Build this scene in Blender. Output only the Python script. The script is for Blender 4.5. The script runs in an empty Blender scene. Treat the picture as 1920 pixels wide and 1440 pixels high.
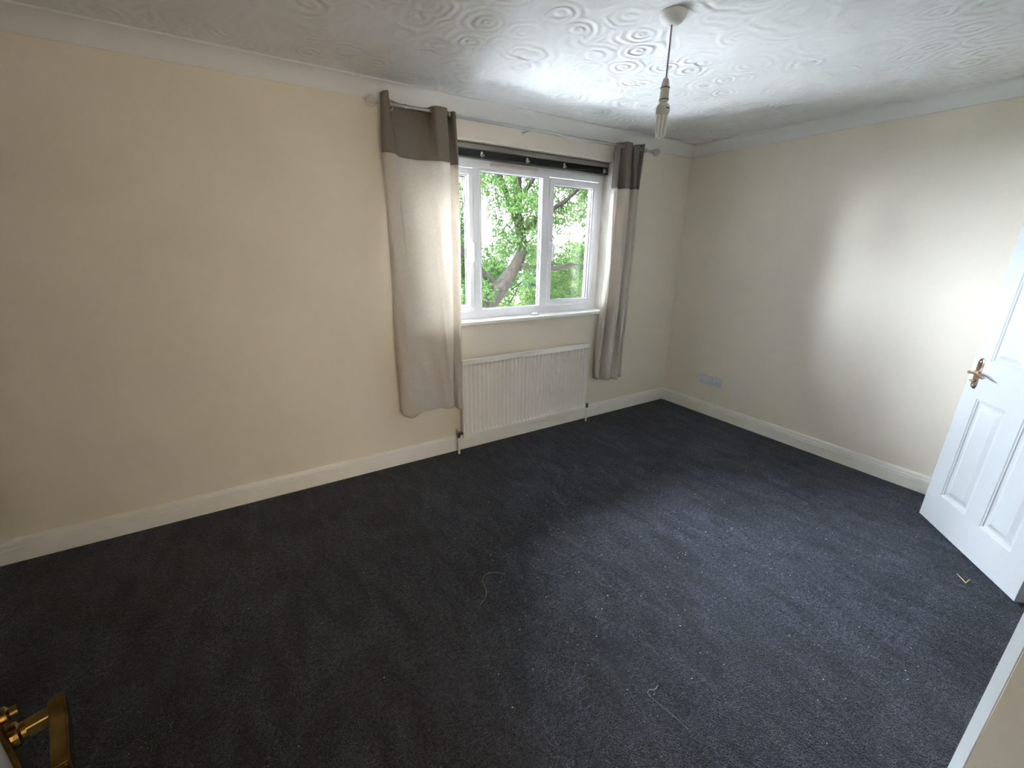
import bpy, bmesh, math, random
import numpy as np
from mathutils import Vector, Matrix
random.seed(7); rng = np.random.default_rng(7)
S = bpy.context.scene; C = S.collection
PI = math.pi
# ------------------------------------------------------------ camera
cam = bpy.data.cameras.new('camera'); co = bpy.data.objects.new('camera', cam); C.objects.link(co)
r_ = Vector((0.84936, -0.52768, 0.01222)); f_ = Vector((0.50512, 0.8059, -0.30882)).normalized()
r_ = (r_ - f_*r_.dot(f_)).normalized(); u_ = r_.cross(f_)
M = Matrix((r_, u_, -f_)).transposed().to_4x4(); M.translation = Vector((-3.6476, -2.7883, 1.5303))
co.matrix_world = M
cam.sensor_width = 36; cam.lens = 793.55*36/1920; cam.clip_start = 0.02; cam.clip_end = 200
S.camera = co
# ------------------------------------------------------------ daylight, exposure
W = bpy.data.worlds.new('world'); S.world = W; W.use_nodes = True
nt = W.node_tree; bg = nt.nodes['Background']
bg.inputs[0].default_value = (0.90, 0.94, 1.0, 1); bg.inputs[1].default_value = 1.3    # even overcast sky
S.view_settings.view_transform = 'Standard'; S.view_settings.look = 'None'
S.view_settings.exposure = 3.12; S.view_settings.gamma = 1.0
try: S.view_settings.use_curve_mapping = False
except Exception: pass
S.cycles.max_bounces = 16; S.cycles.diffuse_bounces = 10; S.cycles.glossy_bounces = 4
S.cycles.transparent_max_bounces = 24; S.cycles.transmission_bounces = 8
S.cycles.sample_clamp_indirect = 8
pl = bpy.data.lights.new('window_portal', 'AREA'); pl.shape = 'RECTANGLE'; pl.size = 1.86; pl.size_y = 1.2
pl.cycles.is_portal = True
po = bpy.data.objects.new('window_portal', pl); C.objects.link(po)
po.location = (-1.84, 0.32, 1.6); po.rotation_euler = (-PI/2, 0, 0)

# bright cloud glow around a veiled sun: a very wide, soft sun
sl = bpy.data.lights.new('veiled_sun', 'SUN'); sl.energy = 42; sl.angle = math.radians(125); sl.color = (0.80, 0.885, 1.0)
so = bpy.data.objects.new('veiled_sun', sl); C.objects.link(so); so.rotation_euler = Vector((0.60, -0.42, -0.70)).to_track_quat('-Z', 'Y').to_euler()
# added fill lamp on the unseen landing, brightens the left of the room
ll = bpy.data.lights.new('landing_fill', 'AREA'); ll.shape = 'RECTANGLE'; ll.size = 1.3; ll.size_y = 1.7; ll.energy = 4.9; ll.color = (1.0, 0.86, 0.66)
lo = bpy.data.objects.new('landing_fill', ll); C.objects.link(lo); lo.location = (-3.3, -4.5, 1.35); lo.rotation_euler = (PI/2, 0, 0)

# ------------------------------------------------------------ materials
def mat(name, col, rough=0.6, metal=0.0, noise=0.0, nscale=20, bump=0.0, bscale=80, **kw):
    m = bpy.data.materials.new(name); m.use_nodes = True
    t = m.node_tree; b = t.nodes['Principled BSDF']
    b.inputs['Base Color'].default_value = (*col, 1); b.inputs['Roughness'].default_value = rough
    b.inputs['Metallic'].default_value = metal
    for k, v in kw.items():
        b.inputs[k.replace('_', ' ')].default_value = v
    tc = t.nodes.new('ShaderNodeTexCoord')
    if noise > 0:
        n = t.nodes.new('ShaderNodeTexNoise'); n.inputs['Scale'].default_value = nscale; n.inputs['Detail'].default_value = 5
        t.links.new(tc.outputs['Object'], n.inputs['Vector'])
        r = t.nodes.new('ShaderNodeValToRGB')
        r.color_ramp.elements[0].position = 0.3; r.color_ramp.elements[1].position = 0.7
        r.color_ramp.elements[0].color = (*[c*(1-noise) for c in col], 1)
        r.color_ramp.elements[1].color = (*[min(1, c*(1+noise)) for c in col], 1)
        t.links.new(n.outputs['Fac'], r.inputs[0]); t.links.new(r.outputs[0], b.inputs['Base Color'])
    if bump > 0:
        n = t.nodes.new('ShaderNodeTexNoise'); n.inputs['Scale'].default_value = bscale; n.inputs['Detail'].default_value = 3
        t.links.new(tc.outputs['Object'], n.inputs['Vector'])
        bp = t.nodes.new('ShaderNodeBump'); bp.inputs['Strength'].default_value = bump; bp.inputs['Distance'].default_value = 0.002
        t.links.new(n.outputs['Fac'], bp.inputs['Height']); t.links.new(bp.outputs[0], b.inputs['Normal'])
    return m
CREAM = mat('cream_emulsion', (0.85, 0.785, 0.68), 0.75, noise=0.02, nscale=3, bump=0.15, bscale=160)
LIGHTCREAM = mat('pale_reveal_paint', (0.80, 0.76, 0.68), 0.6)
COVE = mat('cove_white', (0.82, 0.82, 0.82), 0.6)
GLOSS = mat('skirting_gloss', (0.90, 0.88, 0.83), 0.3, noise=0.02, nscale=6)
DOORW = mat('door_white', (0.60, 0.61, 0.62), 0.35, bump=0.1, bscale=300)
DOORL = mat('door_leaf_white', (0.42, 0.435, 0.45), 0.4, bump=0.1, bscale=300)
UPVC = mat('white_upvc', (0.90, 0.91, 0.94), 0.25)
SILLM = mat('sill_white', (0.92, 0.91, 0.90), 0.3)
GASKET = mat('black_gasket', (0.02, 0.02, 0.02), 0.5)
RADM = mat('radiator_white', (0.90, 0.88, 0.84), 0.35)
BRASS = mat('polished_brass', (0.78, 0.56, 0.25), 0.18, 1.0, noise=0.25, nscale=30)
OLDBRASS = mat('aged_brass', (0.25, 0.155, 0.05), 0.2, 1.0, noise=0.45, nscale=35)
PALEBRASS = mat('pale_brass', (0.72, 0.55, 0.44), 0.2, 1.0, noise=0.15, nscale=40)
STEEL = mat('brushed_steel', (0.62, 0.62, 0.60), 0.28, 1.0)
DARKMET = mat('dark_metal', (0.13, 0.12, 0.11), 0.4, 0.8)
PLASTIC = mat('white_plastic', (0.80, 0.80, 0.78), 0.3)
LAMPPL = mat('lampholder_plastic', (0.62, 0.60, 0.57), 0.35)
GREYLINE = mat('grey_seam', (0.06, 0.06, 0.06), 0.6)
CFLBASE = mat('bulb_base_plastic', (0.60, 0.61, 0.57), 0.4)
SOCK = mat('socket_plastic', (0.76, 0.80, 0.86), 0.3)
SOCKD = mat('socket_slot', (0.03, 0.035, 0.05), 0.6)
FLEX = mat('grey_flex', (0.42, 0.37, 0.42), 0.5)
BLINDTOP = mat('blind_headrail_brown', (0.26, 0.235, 0.21), 0.3)
BLINDSL = mat('blind_slat_black', (0.016, 0.015, 0.015), 0.3)
CLIP = mat('clear_clip', (0.45, 0.45, 0.44), 0.2)
WHITEBIT = mat('white_bit', (0.85, 0.83, 0.80), 0.5)
TWIGM = mat('straw', (0.60, 0.42, 0.22), 0.6)
HAIRM = mat('pale_hair', (0.38, 0.37, 0.38), 0.5)
LINT = mat('lint_white', (0.60, 0.61, 0.66), 0.8)
CRUMB = mat('dark_crumb', (0.02, 0.02, 0.025), 0.9)
BARK = mat('bark', (0.0095, 0.0078, 0.0062), 1.0, Specular_IOR_Level=0.05, noise=0.5, nscale=12, bump=0.6, bscale=20)

def glass_mat():
    m = bpy.data.materials.new('window_glass'); m.use_nodes = True; t = m.node_tree; t.nodes.clear()
    o = t.nodes.new('ShaderNodeOutputMaterial'); mx = t.nodes.new('ShaderNodeMixShader')
    tr = t.nodes.new('ShaderNodeBsdfTransparent'); gl = t.nodes.new('ShaderNodeBsdfGlossy')
    tr.inputs[0].default_value = (0.97, 0.985, 0.98, 1); gl.inputs['Roughness'].default_value = 0.02
    fr = t.nodes.new('ShaderNodeFresnel'); fr.inputs[0].default_value = 1.45
    t.links.new(fr.outputs[0], mx.inputs[0]); t.links.new(tr.outputs[0], mx.inputs[1]); t.links.new(gl.outputs[0], mx.inputs[2])
    t.links.new(mx.outputs[0], o.inputs[0]); return m
GLASS = glass_mat()
def real_glass(name, col, rough=0.05):
    m = mat(name, col, rough); m.node_tree.nodes['Principled BSDF'].inputs['Transmission Weight'].default_value = 0.75
    return m
FINIAL = real_glass('clear_acrylic', (0.92, 0.92, 0.90), 0.06)
TUBEM = real_glass('bulb_tube_glass', (0.93, 0.93, 0.89), 0.25)
TUBEM.node_tree.nodes['Principled BSDF'].inputs['Transmission Weight'].default_value = 0.45

def cloth(name, col, trans):
    m = bpy.data.materials.new(name); m.use_nodes = True; t = m.node_tree; t.nodes.clear()
    o = t.nodes.new('ShaderNodeOutputMaterial'); mx = t.nodes.new('ShaderNodeMixShader'); mx.inputs[0].default_value = trans
    d = t.nodes.new('ShaderNodeBsdfDiffuse'); tl = t.nodes.new('ShaderNodeBsdfTranslucent')
    tc = t.nodes.new('ShaderNodeTexCoord'); mp = t.nodes.new('ShaderNodeMapping'); mp.inputs['Scale'].default_value = (1, 1, 1)
    w1 = t.nodes.new('ShaderNodeTexNoise'); w1.inputs['Scale'].default_value = 1.0; w1.inputs['Detail'].default_value = 3
    mp.inputs['Scale'].default_value = (60, 60, 420)
    mp2 = t.nodes.new('ShaderNodeMapping'); mp2.inputs['Scale'].default_value = (420, 420, 50)
    w2 = t.nodes.new('ShaderNodeTexNoise'); w2.inputs['Scale'].default_value = 1.0; w2.inputs['Detail'].default_value = 3
    ad = t.nodes.new('ShaderNodeMath'); ad.operation = 'ADD'
    r = t.nodes.new('ShaderNodeMapRange'); r.inputs[1].default_value = 0.7; r.inputs[2].default_value = 1.3
    r.inputs[3].default_value = 0.90; r.inputs[4].default_value = 1.08
    t.links.new(tc.outputs['Object'], mp.inputs[0]); t.links.new(tc.outputs['Object'], mp2.inputs[0])
    t.links.new(mp.outputs[0], w1.inputs['Vector']); t.links.new(mp2.outputs[0], w2.inputs['Vector'])
    t.links.new(w1.outputs['Fac'], ad.inputs[0]); t.links.new(w2.outputs['Fac'], ad.inputs[1]); t.links.new(ad.outputs[0], r.inputs[0])
    mc = t.nodes.new('ShaderNodeVectorMath'); mc.operation = 'SCALE'; mc.inputs[0].default_value = col
    t.links.new(r.outputs[0], mc.inputs['Scale'])
    t.links.new(mc.outputs[0], d.inputs[0]); t.links.new(mc.outputs[0], tl.inputs[0])
    t.links.new(d.outputs[0], mx.inputs[1]); t.links.new(tl.outputs[0], mx.inputs[2]); t.links.new(mx.outputs[0], o.inputs[0])
    return m
CL_BODY = cloth('curtain_cream_cloth', (0.76, 0.715, 0.66), 0.32)
CL_BAND = cloth('curtain_taupe_cloth', (0.31, 0.272, 0.235), 0.30)

def ceiling_mat():
    m = mat('artex_ceiling', (0.80, 0.80, 0.80), 0.55); t = m.node_tree; b = t.nodes['Principled BSDF']
    tc = t.nodes.new('ShaderNodeTexCoord')
    nz = t.nodes.new('ShaderNodeTexNoise'); nz.inputs['Scale'].default_value = 5; nz.inputs['Detail'].default_value = 2
    t.links.new(tc.outputs['Object'], nz.inputs['Vector'])
    hs = []
    for sc, fr, off in ((4.2, 26, 0.0), (5.2, 30, 3.7)):
        mp = t.nodes.new('ShaderNodeMapping'); mp.inputs['Location'].default_value = (off, off*1.7, 0)
        t.links.new(tc.outputs['Object'], mp.inputs[0])
        v = t.nodes.new('ShaderNodeTexVoronoi'); v.voronoi_dimensions = '2D'; v.inputs['Scale'].default_value = sc
        t.links.new(mp.outputs[0], v.inputs['Vector'])
        mu = t.nodes.new('ShaderNodeMath'); mu.operation = 'MULTIPLY_ADD'; mu.inputs[1].default_value = fr
        nm = t.nodes.new('ShaderNodeMath'); nm.operation = 'MULTIPLY'; nm.inputs[1].default_value = 14
        t.links.new(nz.outputs['Fac'], nm.inputs[0])
        t.links.new(v.outputs['Distance'], mu.inputs[0]); t.links.new(nm.outputs[0], mu.inputs[2])
        sn = t.nodes.new('ShaderNodeMath'); sn.operation = 'SINE'; t.links.new(mu.outputs[0], sn.inputs[0])
        fd = t.nodes.new('ShaderNodeMapRange'); fd.inputs[1].default_value = 0.1; fd.inputs[2].default_value = 0.75
        fd.inputs[3].default_value = 1; fd.inputs[4].default_value = 0.3
        t.links.new(v.outputs['Distance'], fd.inputs[0])
        pr = t.nodes.new('ShaderNodeMath'); pr.operation = 'MULTIPLY'
        t.links.new(sn.outputs[0], pr.inputs[0]); t.links.new(fd.outputs[0], pr.inputs[1]); hs.append(pr)
    n2 = t.nodes.new('ShaderNodeTexNoise'); n2.inputs['Scale'].default_value = 2.2; n2.inputs['Detail'].default_value = 3
    t.links.new(tc.outputs['Object'], n2.inputs['Vector'])
    r2 = t.nodes.new('ShaderNodeMapRange'); r2.inputs[1].default_value = 0.42; r2.inputs[2].default_value = 0.58
    t.links.new(n2.outputs['Fac'], r2.inputs[0])
    mx = t.nodes.new('ShaderNodeMix'); t.links.new(r2.outputs[0], mx.inputs[0])
    t.links.new(hs[0].outputs[0], mx.inputs[2]); t.links.new(hs[1].outputs[0], mx.inputs[3])
    bp = t.nodes.new('ShaderNodeBump'); bp.inputs['Strength'].default_value = 0.8; bp.inputs['Distance'].default_value = 0.0045
    t.links.new(mx.outputs[0], bp.inputs['Height']); t.links.new(bp.outputs[0], b.inputs['Normal'])
    return m
CEIL = ceiling_mat()

def carpet_mat():
    m = mat('navy_black_carpet', (0.02, 0.02, 0.03), 0.85); t = m.node_tree; b = t.nodes['Principled BSDF']
    tc = t.nodes.new('ShaderNodeTexCoord')
    def noise(scale, det, mscale=(1, 1, 1), rot=0, dist=0):
        mp = t.nodes.new('ShaderNodeMapping'); mp.inputs['Scale'].default_value = mscale; mp.inputs['Rotation'].default_value = (0, 0, rot)
        n = t.nodes.new('ShaderNodeTexNoise'); n.inputs['Scale'].default_value = scale; n.inputs['Detail'].default_value = det
        n.inputs['Distortion'].default_value = dist
        t.links.new(tc.outputs['Object'], mp.inputs[0]); t.links.new(mp.outputs[0], n.inputs['Vector']); return n
    def rmp(n, a, bb, c, d):
        r = t.nodes.new('ShaderNodeMapRange')
        for i, v in enumerate((a, bb, c, d)): r.inputs[i+1].default_value = v
        t.links.new(n.outputs[0], r.inputs[0]); return r
    def mul(a, c):
        q = t.nodes.new('ShaderNodeMath'); q.operation = 'MULTIPLY'; t.links.new(a.outputs[0], q.inputs[0]); t.links.new(c.outputs[0], q.inputs[1]); return q
    fine = mul(rmp(noise(190, 3), 0.38, 0.64, 0.25, 2.0), rmp(noise(62, 5), 0.36, 0.66, 0.6, 1.4))          # pile
    brush = rmp(noise(4.6, 9, (2.8, 1, 1), 0.25, 0.8), 0.3, 0.7, 0.58, 1.42)   # brushed nap
    patch = rmp(noise(1.7, 4), 0.32, 0.68, 0.78, 1.22)
    allm = mul(mul(fine, brush), patch)
    sc = t.nodes.new('ShaderNodeVectorMath'); sc.operation = 'SCALE'; sc.inputs[0].default_value = (0.0175, 0.0200, 0.0315)
    t.links.new(allm.outputs[0], sc.inputs['Scale']); t.links.new(sc.outputs[0], b.inputs['Base Color'])
    b.inputs['Specular IOR Level'].default_value = 0.4; b.inputs['Roughness'].default_value = 0.62
    b.inputs['Sheen Weight'].default_value = 0.35; b.inputs['Sheen Roughness'].default_value = 0.45
    b.inputs['Sheen Tint'].default_value = (0.75, 0.82, 1, 1)
    shm = t.nodes.new('ShaderNodeMath'); shm.operation = 'MULTIPLY'; shm.inputs[1].default_value = 0.11
    t.links.new(allm.outputs[0], shm.inputs[0]); t.links.new(shm.outputs[0], b.inputs['Sheen Weight'])
    bp = t.nodes.new('ShaderNodeBump'); bp.inputs['Strength'].default_value = 0.9; bp.inputs['Distance'].default_value = 0.004
    t.links.new(fine.outputs[0], bp.inputs['Height']); t.links.new(bp.outputs[0], b.inputs['Normal'])
    return m
CARPET = carpet_mat()

def leaf_mat(name, c1, c2, trans=0.45):
    m = bpy.data.materials.new(name); m.use_nodes = True; t = m.node_tree; t.nodes.clear()
    o = t.nodes.new('ShaderNodeOutputMaterial'); mx = t.nodes.new('ShaderNodeMixShader'); mx.inputs[0].default_value = trans
    d = t.nodes.new('ShaderNodeBsdfDiffuse'); tl = t.nodes.new('ShaderNodeBsdfTranslucent')
    g = t.nodes.new('ShaderNodeNewGeometry'); r = t.nodes.new('ShaderNodeValToRGB')
    r.color_ramp.elements[0].color = (*c1, 1); r.color_ramp.elements[1].color = (*c2, 1)
    t.links.new(g.outputs['Random Per Island'], r.inputs[0])
    t.links.new(r.outputs[0], d.inputs[0]); t.links.new(r.outputs[0], tl.inputs[0])
    t.links.new(d.outputs[0], mx.inputs[1]); t.links.new(tl.outputs[0], mx.inputs[2]); t.links.new(mx.outputs[0], o.inputs[0])
    return m
LEAF1 = leaf_mat('ash_leaf', (0.014, 0.032, 0.011), (0.036, 0.060, 0.015))
LEAF2 = leaf_mat('yellow_green_leaf', (0.018, 0.034, 0.006), (0.040, 0.052, 0.012))
LEAF3 = leaf_mat('far_leaf', (0.012, 0.021, 0.0125), (0.022, 0.034, 0.019))
GROUND = mat('pale_paving', (0.80, 0.80, 0.79), 0.9, noise=0.25, nscale=0.5)

LAWN = mat('lawn_green', (0.010, 0.019, 0.006), 1.0, noise=0.3, nscale=3)
# ------------------------------------------------------------ mesh helpers
def new_obj(name, bm, m, parent=None, smooth=False):
    me = bpy.data.meshes.new(name); bmesh.ops.recalc_face_normals(bm, faces=bm.faces[:]); bm.to_mesh(me); bm.free()
    ms = m if isinstance(m, (list, tuple)) else [m]
    for q in ms: me.materials.append(q)
    if smooth:
        for p in me.polygons: p.use_smooth = True
        try: me.set_sharp_from_angle(angle=math.radians(38))
        except Exception: pass
    o = bpy.data.objects.new(name, me); C.objects.link(o)
    if parent is not None:
        o.parent = parent; o.matrix_parent_inverse = Matrix.Identity(4)
    return o
def tag(o, label=None, cat=None, group=None, kind=None):
    if label: o['label'] = label
    if cat: o['category'] = cat
    if group: o['group'] = group
    if kind: o['kind'] = kind
    return o
def thing(name, loc, label, cat=None, rz=0, group=None, kind=None):
    o = bpy.data.objects.new(name, None); C.objects.link(o); o.location = loc; o.rotation_euler = (0, 0, rz)
    o.empty_display_size = 0.1
    return tag(o, label, cat, group, kind)
def rehome(children, root):
    """put world-space built meshes under a root standing at root.location (moves vertices, keeps them where they are)"""
    inv = Matrix.Rotation(-root.rotation_euler.z, 4, 'Z') @ Matrix.Translation(-root.location)
    for o in children: o.data.transform(inv)
def box(bm, a, b, bevel=0.0, seg=2):
    a, b = Vector(a), Vector(b); lo = Vector(map(min, a, b)); hi = Vector(map(max, a, b))
    vs = [bm.verts.new((x, y, z)) for x in (lo.x, hi.x) for y in (lo.y, hi.y) for z in (lo.z, hi.z)]
    fs = [(0,1,3,2), (4,6,7,5), (0,4,5,1), (2,3,7,6), (0,2,6,4), (1,5,7,3)]
    faces = [bm.faces.new([vs[i] for i in f]) for f in fs]
    if bevel > 0:
        es = list({e for f in faces for e in f.edges})
        bmesh.ops.bevel(bm, geom=es, offset=bevel, segments=seg, affect='EDGES', profile=0.5)
    return vs
def B(a, b, bevel=0.0): bm = bmesh.new(); box(bm, a, b, bevel); return bm
def lathe(bm, prof, axis=(0,0,1), org=(0,0,0), n=32, cap=True):
    ax = Vector(axis).normalized(); q = Vector((0,0,1)).rotation_difference(ax).to_matrix(); org = Vector(org)
    rings = []
    for r, h in prof:
        if r < 1e-6: rings.append([bm.verts.new(org + q @ Vector((0, 0, h)))])
        else: rings.append([bm.verts.new(org + q @ Vector((r*math.cos(2*PI*i/n), r*math.sin(2*PI*i/n), h))) for i in range(n)])
    for A, D in zip(rings, rings[1:]):
        for i in range(n):
            j = (i+1) % n
            if len(A) == 1 and len(D) == 1: continue
            if len(A) == 1: bm.faces.new((A[0], D[i], D[j]))
            elif len(D) == 1: bm.faces.new((A[i], A[j], D[0]))
            else: bm.faces.new((A[i], A[j], D[j], D[i]))
    if cap:
        for R_ in (rings[0], rings[-1]):
            if len(R_) > 2: bm.faces.new(R_)
def L(prof, axis=(0,0,1), org=(0,0,0), n=32, cap=True): bm = bmesh.new(); lathe(bm, prof, axis, org, n, cap); return bm
def tube(bm, pts, rad, n=10, cap=True, flat=1.0):
    pts = [Vector(p) for p in pts]; rads = rad if isinstance(rad, (list, tuple)) else [rad]*len(pts)
    rings = []; up = None
    for i, p in enumerate(pts):
        d = (pts[min(i+1, len(pts)-1)] - pts[max(i-1, 0)]).normalized()
        if up is None: up = d.orthogonal().normalized()
        up = (up - d*up.dot(d)).normalized(); s = d.cross(up)
        rings.append([bm.verts.new(p + (up*math.cos(2*PI*k/n)*flat + s*math.sin(2*PI*k/n))*rads[i]) for k in range(n)])
    for A, D in zip(rings, rings[1:]):
        for k in range(n): bm.faces.new((A[k], A[(k+1)%n], D[(k+1)%n], D[k]))
    if cap: bm.faces.new(rings[0]); bm.faces.new(rings[-1])
def T(pts, rad, n=10): bm = bmesh.new(); tube(bm, pts, rad, n); return bm
def extrude_profile(prof, A, D, across, miterA=0, miterD=0):
    """profile (d, z) pushed from A to D along the wall; d goes along 'across' into the room; miter shortens each end by m*d"""
    bm = bmesh.new(); A, D, ac = Vector(A), Vector(D), Vector(across); dr = (D-A).normalized()
    r1 = [bm.verts.new(A + ac*d + dr*(d*miterA) + Vector((0,0,z))) for d, z in prof]
    r2 = [bm.verts.new(D + ac*d - dr*(d*miterD) + Vector((0,0,z))) for d, z in prof]
    n = len(prof)
    for i in range(n): bm.faces.new((r1[i], r1[(i+1)%n], r2[(i+1)%n], r2[i]))
    bm.faces.new(r1); bm.faces.new(r2); return bm
def smoothpath(pts, n):
    """Catmull-Rom through points -> n samples"""
    P = np.array(pts, float); m = len(P)-1; out = []
    for t in np.linspace(0, m, n):
        i = min(int(t), m-1); f = t-i
        p0, p1, p2, p3 = P[max(i-1,0)], P[i], P[i+1], P[min(i+2, m)]
        out.append(0.5*((2*p1)+(-p0+p2)*f+(2*p0-5*p1+4*p2-p3)*f*f+(-p0+3*p1-3*p2+p3)*f**3))
    return np.array(out)

# ------------------------------------------------------------ the room shell
H = 2.4
def struct(name, bm, m, label, **k): return tag(new_obj(name, bm, m, **k), label, kind='structure')
XL = -5.2; YA = -2.79; YB = -2.99; XN = -2.12     # left wall, en-suite front, entry wall, nib face
struct('floor', B((XL-.15, -4.6, -0.05), (0.15, 0.0, 0.0)), CARPET, 'dark navy black cut pile carpet over the whole room')
struct('ceiling', B((XL-.15, -4.6, H), (0.15, 0.3, H+.12)), CEIL, 'white ceiling with swirled textured plaster')
WX0, WX1, WZ0, WZ1 = -2.74, -0.945, 0.975, 2.195
bm = bmesh.new(); box(bm, (XL, 0, -.05), (WX0, .3, H)); box(bm, (WX1, 0, -.05), (0, .3, H))
box(bm, (WX0, 0, -.05), (WX1, .3, WZ0)); box(bm, (WX0, 0, WZ1), (WX1, .3, H))
bmesh.ops.remove_doubles(bm, verts=bm.verts[:], dist=1e-5)
struct('wall_back', bm, CREAM, 'cream painted wall around the window and radiator')
struct('wall_right', B((0, -4.6, -.05), (.15, .3, H)), CREAM, 'cream painted wall with the double socket, right of the window')
struct('wall_left', B((XL-.15, -4.6, -.05), (XL, .3, H)), CREAM, 'cream painted wall left of the frame')
DX0, DX1 = -1.60, -0.855        # opening of the panelled door
bm = bmesh.new(); box(bm, (XN, YA-.1, -.05), (DX0, YA, H)); box(bm, (DX1, YA-.1, -.05), (0, YA, H)); box(bm, (DX0, YA-.1, 2.02), (DX1, YA, H))
struct('wall_cupboard', bm, CREAM, 'cream wall that the white panelled door hangs on')
struct('wall_nib', B((XN, -4.6, -.05), (XN+.1, YA-.1, H)), CREAM, 'cream wall end beside the camera at the bottom right')
EX0, EX1 = -3.715, -2.86
bm = bmesh.new(); box(bm, (XL, YB-.1, -.05), (EX0, YB, H)); box(bm, (EX1, YB-.1, -.05), (XN, YB, H)); box(bm, (EX0, YB-.1, 2.03), (EX1, YB, H))
struct('wall_entry', bm, CREAM, 'cream wall behind the camera with the entry doorway')
struct('wall_landing', B((XL-.15, -4.75, -.05), (.15, -4.6, H)), CREAM, 'far wall of the landing outside the bedroom')

cove = [(0, H), (0, H-.0835), (.006, H-.0835), (.0065, H-.078)]
for a in np.linspace(0, PI/2, 10): cove.append((.0725-.065*math.cos(a), H-.076+.067*math.sin(a)-.000))
cove += [(.075, H-.0075), (.0822, H-.0075), (.0822, H)]
for i, (A, D, ac, mA, mD) in enumerate([((XL,0,0),(0,0,0),(0,-1,0),1,1), ((0,0,0),(0,YA,0),(-1,0,0),1,1),
      ((XL,0,0),(XL,YB,0),(1,0,0),1,1), ((0,YA,0),(XN,YA,0),(0,1,0),1,-1), ((XL,YB,0),(XN,YB,0),(0,1,0),1,1), ((XN,YA,0),(XN,YB,0),(-1,0,0),-1,1)]):
    lab = ['white coving above the window wall', 'white coving above the right wall', 'white coving above the left wall',
           'white coving above the panelled door', 'white coving above the entry doorway', 'short white coving on the wall end'][i]
    struct('trim_%d' % (i+1), extrude_profile(cove, A, D, ac, mA, mD), COVE, lab, smooth=True)
SK = .1245
skirt = [(0,0), (.018,0), (.018,.074), (.010,.0760), (.010,.0795), (.0175,.082), (.0175,.092), (.007,.0955), (.007,.0995), (.0145,.102),
         (.014,.110), (.011,.119), (.006,SK), (0,SK)]
for nm, A, D, ac, mA, mD, lab in [('baseboard_back',(XL,0,0),(0,0,0),(0,-1,0),1,1,'cream white grooved skirting board under the window wall'),
    ('baseboard_right',(0,0,0),(0,YA,0),(-1,0,0),1,1,'cream white grooved skirting board along the right wall'),
    ('baseboard_left',(XL,0,0),(XL,YB,0),(1,0,0),1,1,'grooved skirting board along the left wall'),
    ('baseboard_nib',(XN,YA-.006,0),(XN,YB,0),(-1,0,0),0,1,'white skirting board on the wall end at the bottom right'),
    ('baseboard_entry',(EX1+.07,YB,0),(XN,YB,0),(0,1,0),0,1,'skirting board beside the entry doorway')]:
    struct(nm, extrude_profile([(d*1.0, z*(1.17 if 'nib' in nm else 1)) for d, z in skirt], A, D, ac, mA, mD), GLOSS, lab, smooth=True)
# white timber edge of the cupboard front, silhouetted at the bottom right
bm = bmesh.new()
sec = [(XN-.004, YA+.0005), (XN-.004, YA+.003), (XN+.030, YA+.0265), (XN+.07, YA+.026), (XN+.07, YA+.0005)]
a_ = [bm.verts.new((x, y, 0)) for x, y in sec]; b_ = [bm.verts.new((x, y, 2.10)) for x, y in sec]
bm.faces.new(a_); bm.faces.new(b_)
for k in range(5): bm.faces.new((a_[k], a_[(k+1)%5], b_[(k+1)%5], b_[k]))
struct('trim_7', bm, DOORW, 'white upright timber trim running up the wall end, bottom right')
bm = bmesh.new()
for a, b in (((DX0-.07, YA, 0), (DX0, YA+.016, 2.09)), ((DX1+.004, YA, 0), (DX1+.07, YA+.016, 2.09)), ((DX0-.07, YA, 2.02), (DX1+.07, YA+.016, 2.09))): box(bm, a, b)
for a, b in (((DX0, YA-.1, 0), (DX0+.02, YA, 2.02)), ((DX1-.02, YA-.1, 0), (DX1, YA-.038, 2.02)), ((DX0, YA-.1, 2.0), (DX1, YA, 2.02))): box(bm, a, b)
struct('trim_8', bm, DOORW, 'white frame of the panelled door')
bm = bmesh.new()
for a, b in (((EX0-.07, YB, 0), (EX0, YB+.014, 2.10)), ((EX1, YB, 0), (EX1+.07, YB+.016, 2.10)), ((EX0-.07, YB, 2.03), (EX1+.07, YB+.016, 2.10))): box(bm, a, b)
struct('trim_9', bm, DOORW, 'white frame of the entry doorway')

# ------------------------------------------------------------ window
win = thing('window_1', (0,0,0), 'white plastic three light window with two opening side sashes', kind='structure')
Y0, Y1 = .12, .185
MX = [(-2.74, -2.69), (-2.17, -2.12), (-1.555, -1.503), (-.985, -.945+.0)]
bm = bmesh.new()
FZ0, FZ1, TZ = 1.0, 1.055, 2.045
box(bm, (WX0, Y0, FZ0), (WX1, Y1, FZ1), .004); box(bm, (WX0, Y0, TZ), (WX1, Y1, WZ1), .004)
for x0, x1 in ((WX0, -2.675), (-2.172, -2.118), (-1.557, -1.503), (-1.0, WX1)): box(bm, (x0, Y0, FZ1-.004), (x1, Y1, TZ+.004), .003)
fr = new_obj('window_frame', bm, UPVC, win)
def ring(bm, x0, x1, z0, z1, w, y0, y1, bev=.003):
    box(bm, (x0, y0, z0), (x1, y1, z0+w), bev); box(bm, (x0, y0, z1-w), (x1, y1, z1), bev)
    box(bm, (x0, y0, z0+w-.003), (x0+w, y1, z1-w+.003), bev); box(bm, (x1-w, y0, z0+w-.003), (x1, y1, z1-w+.003), bev)
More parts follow.
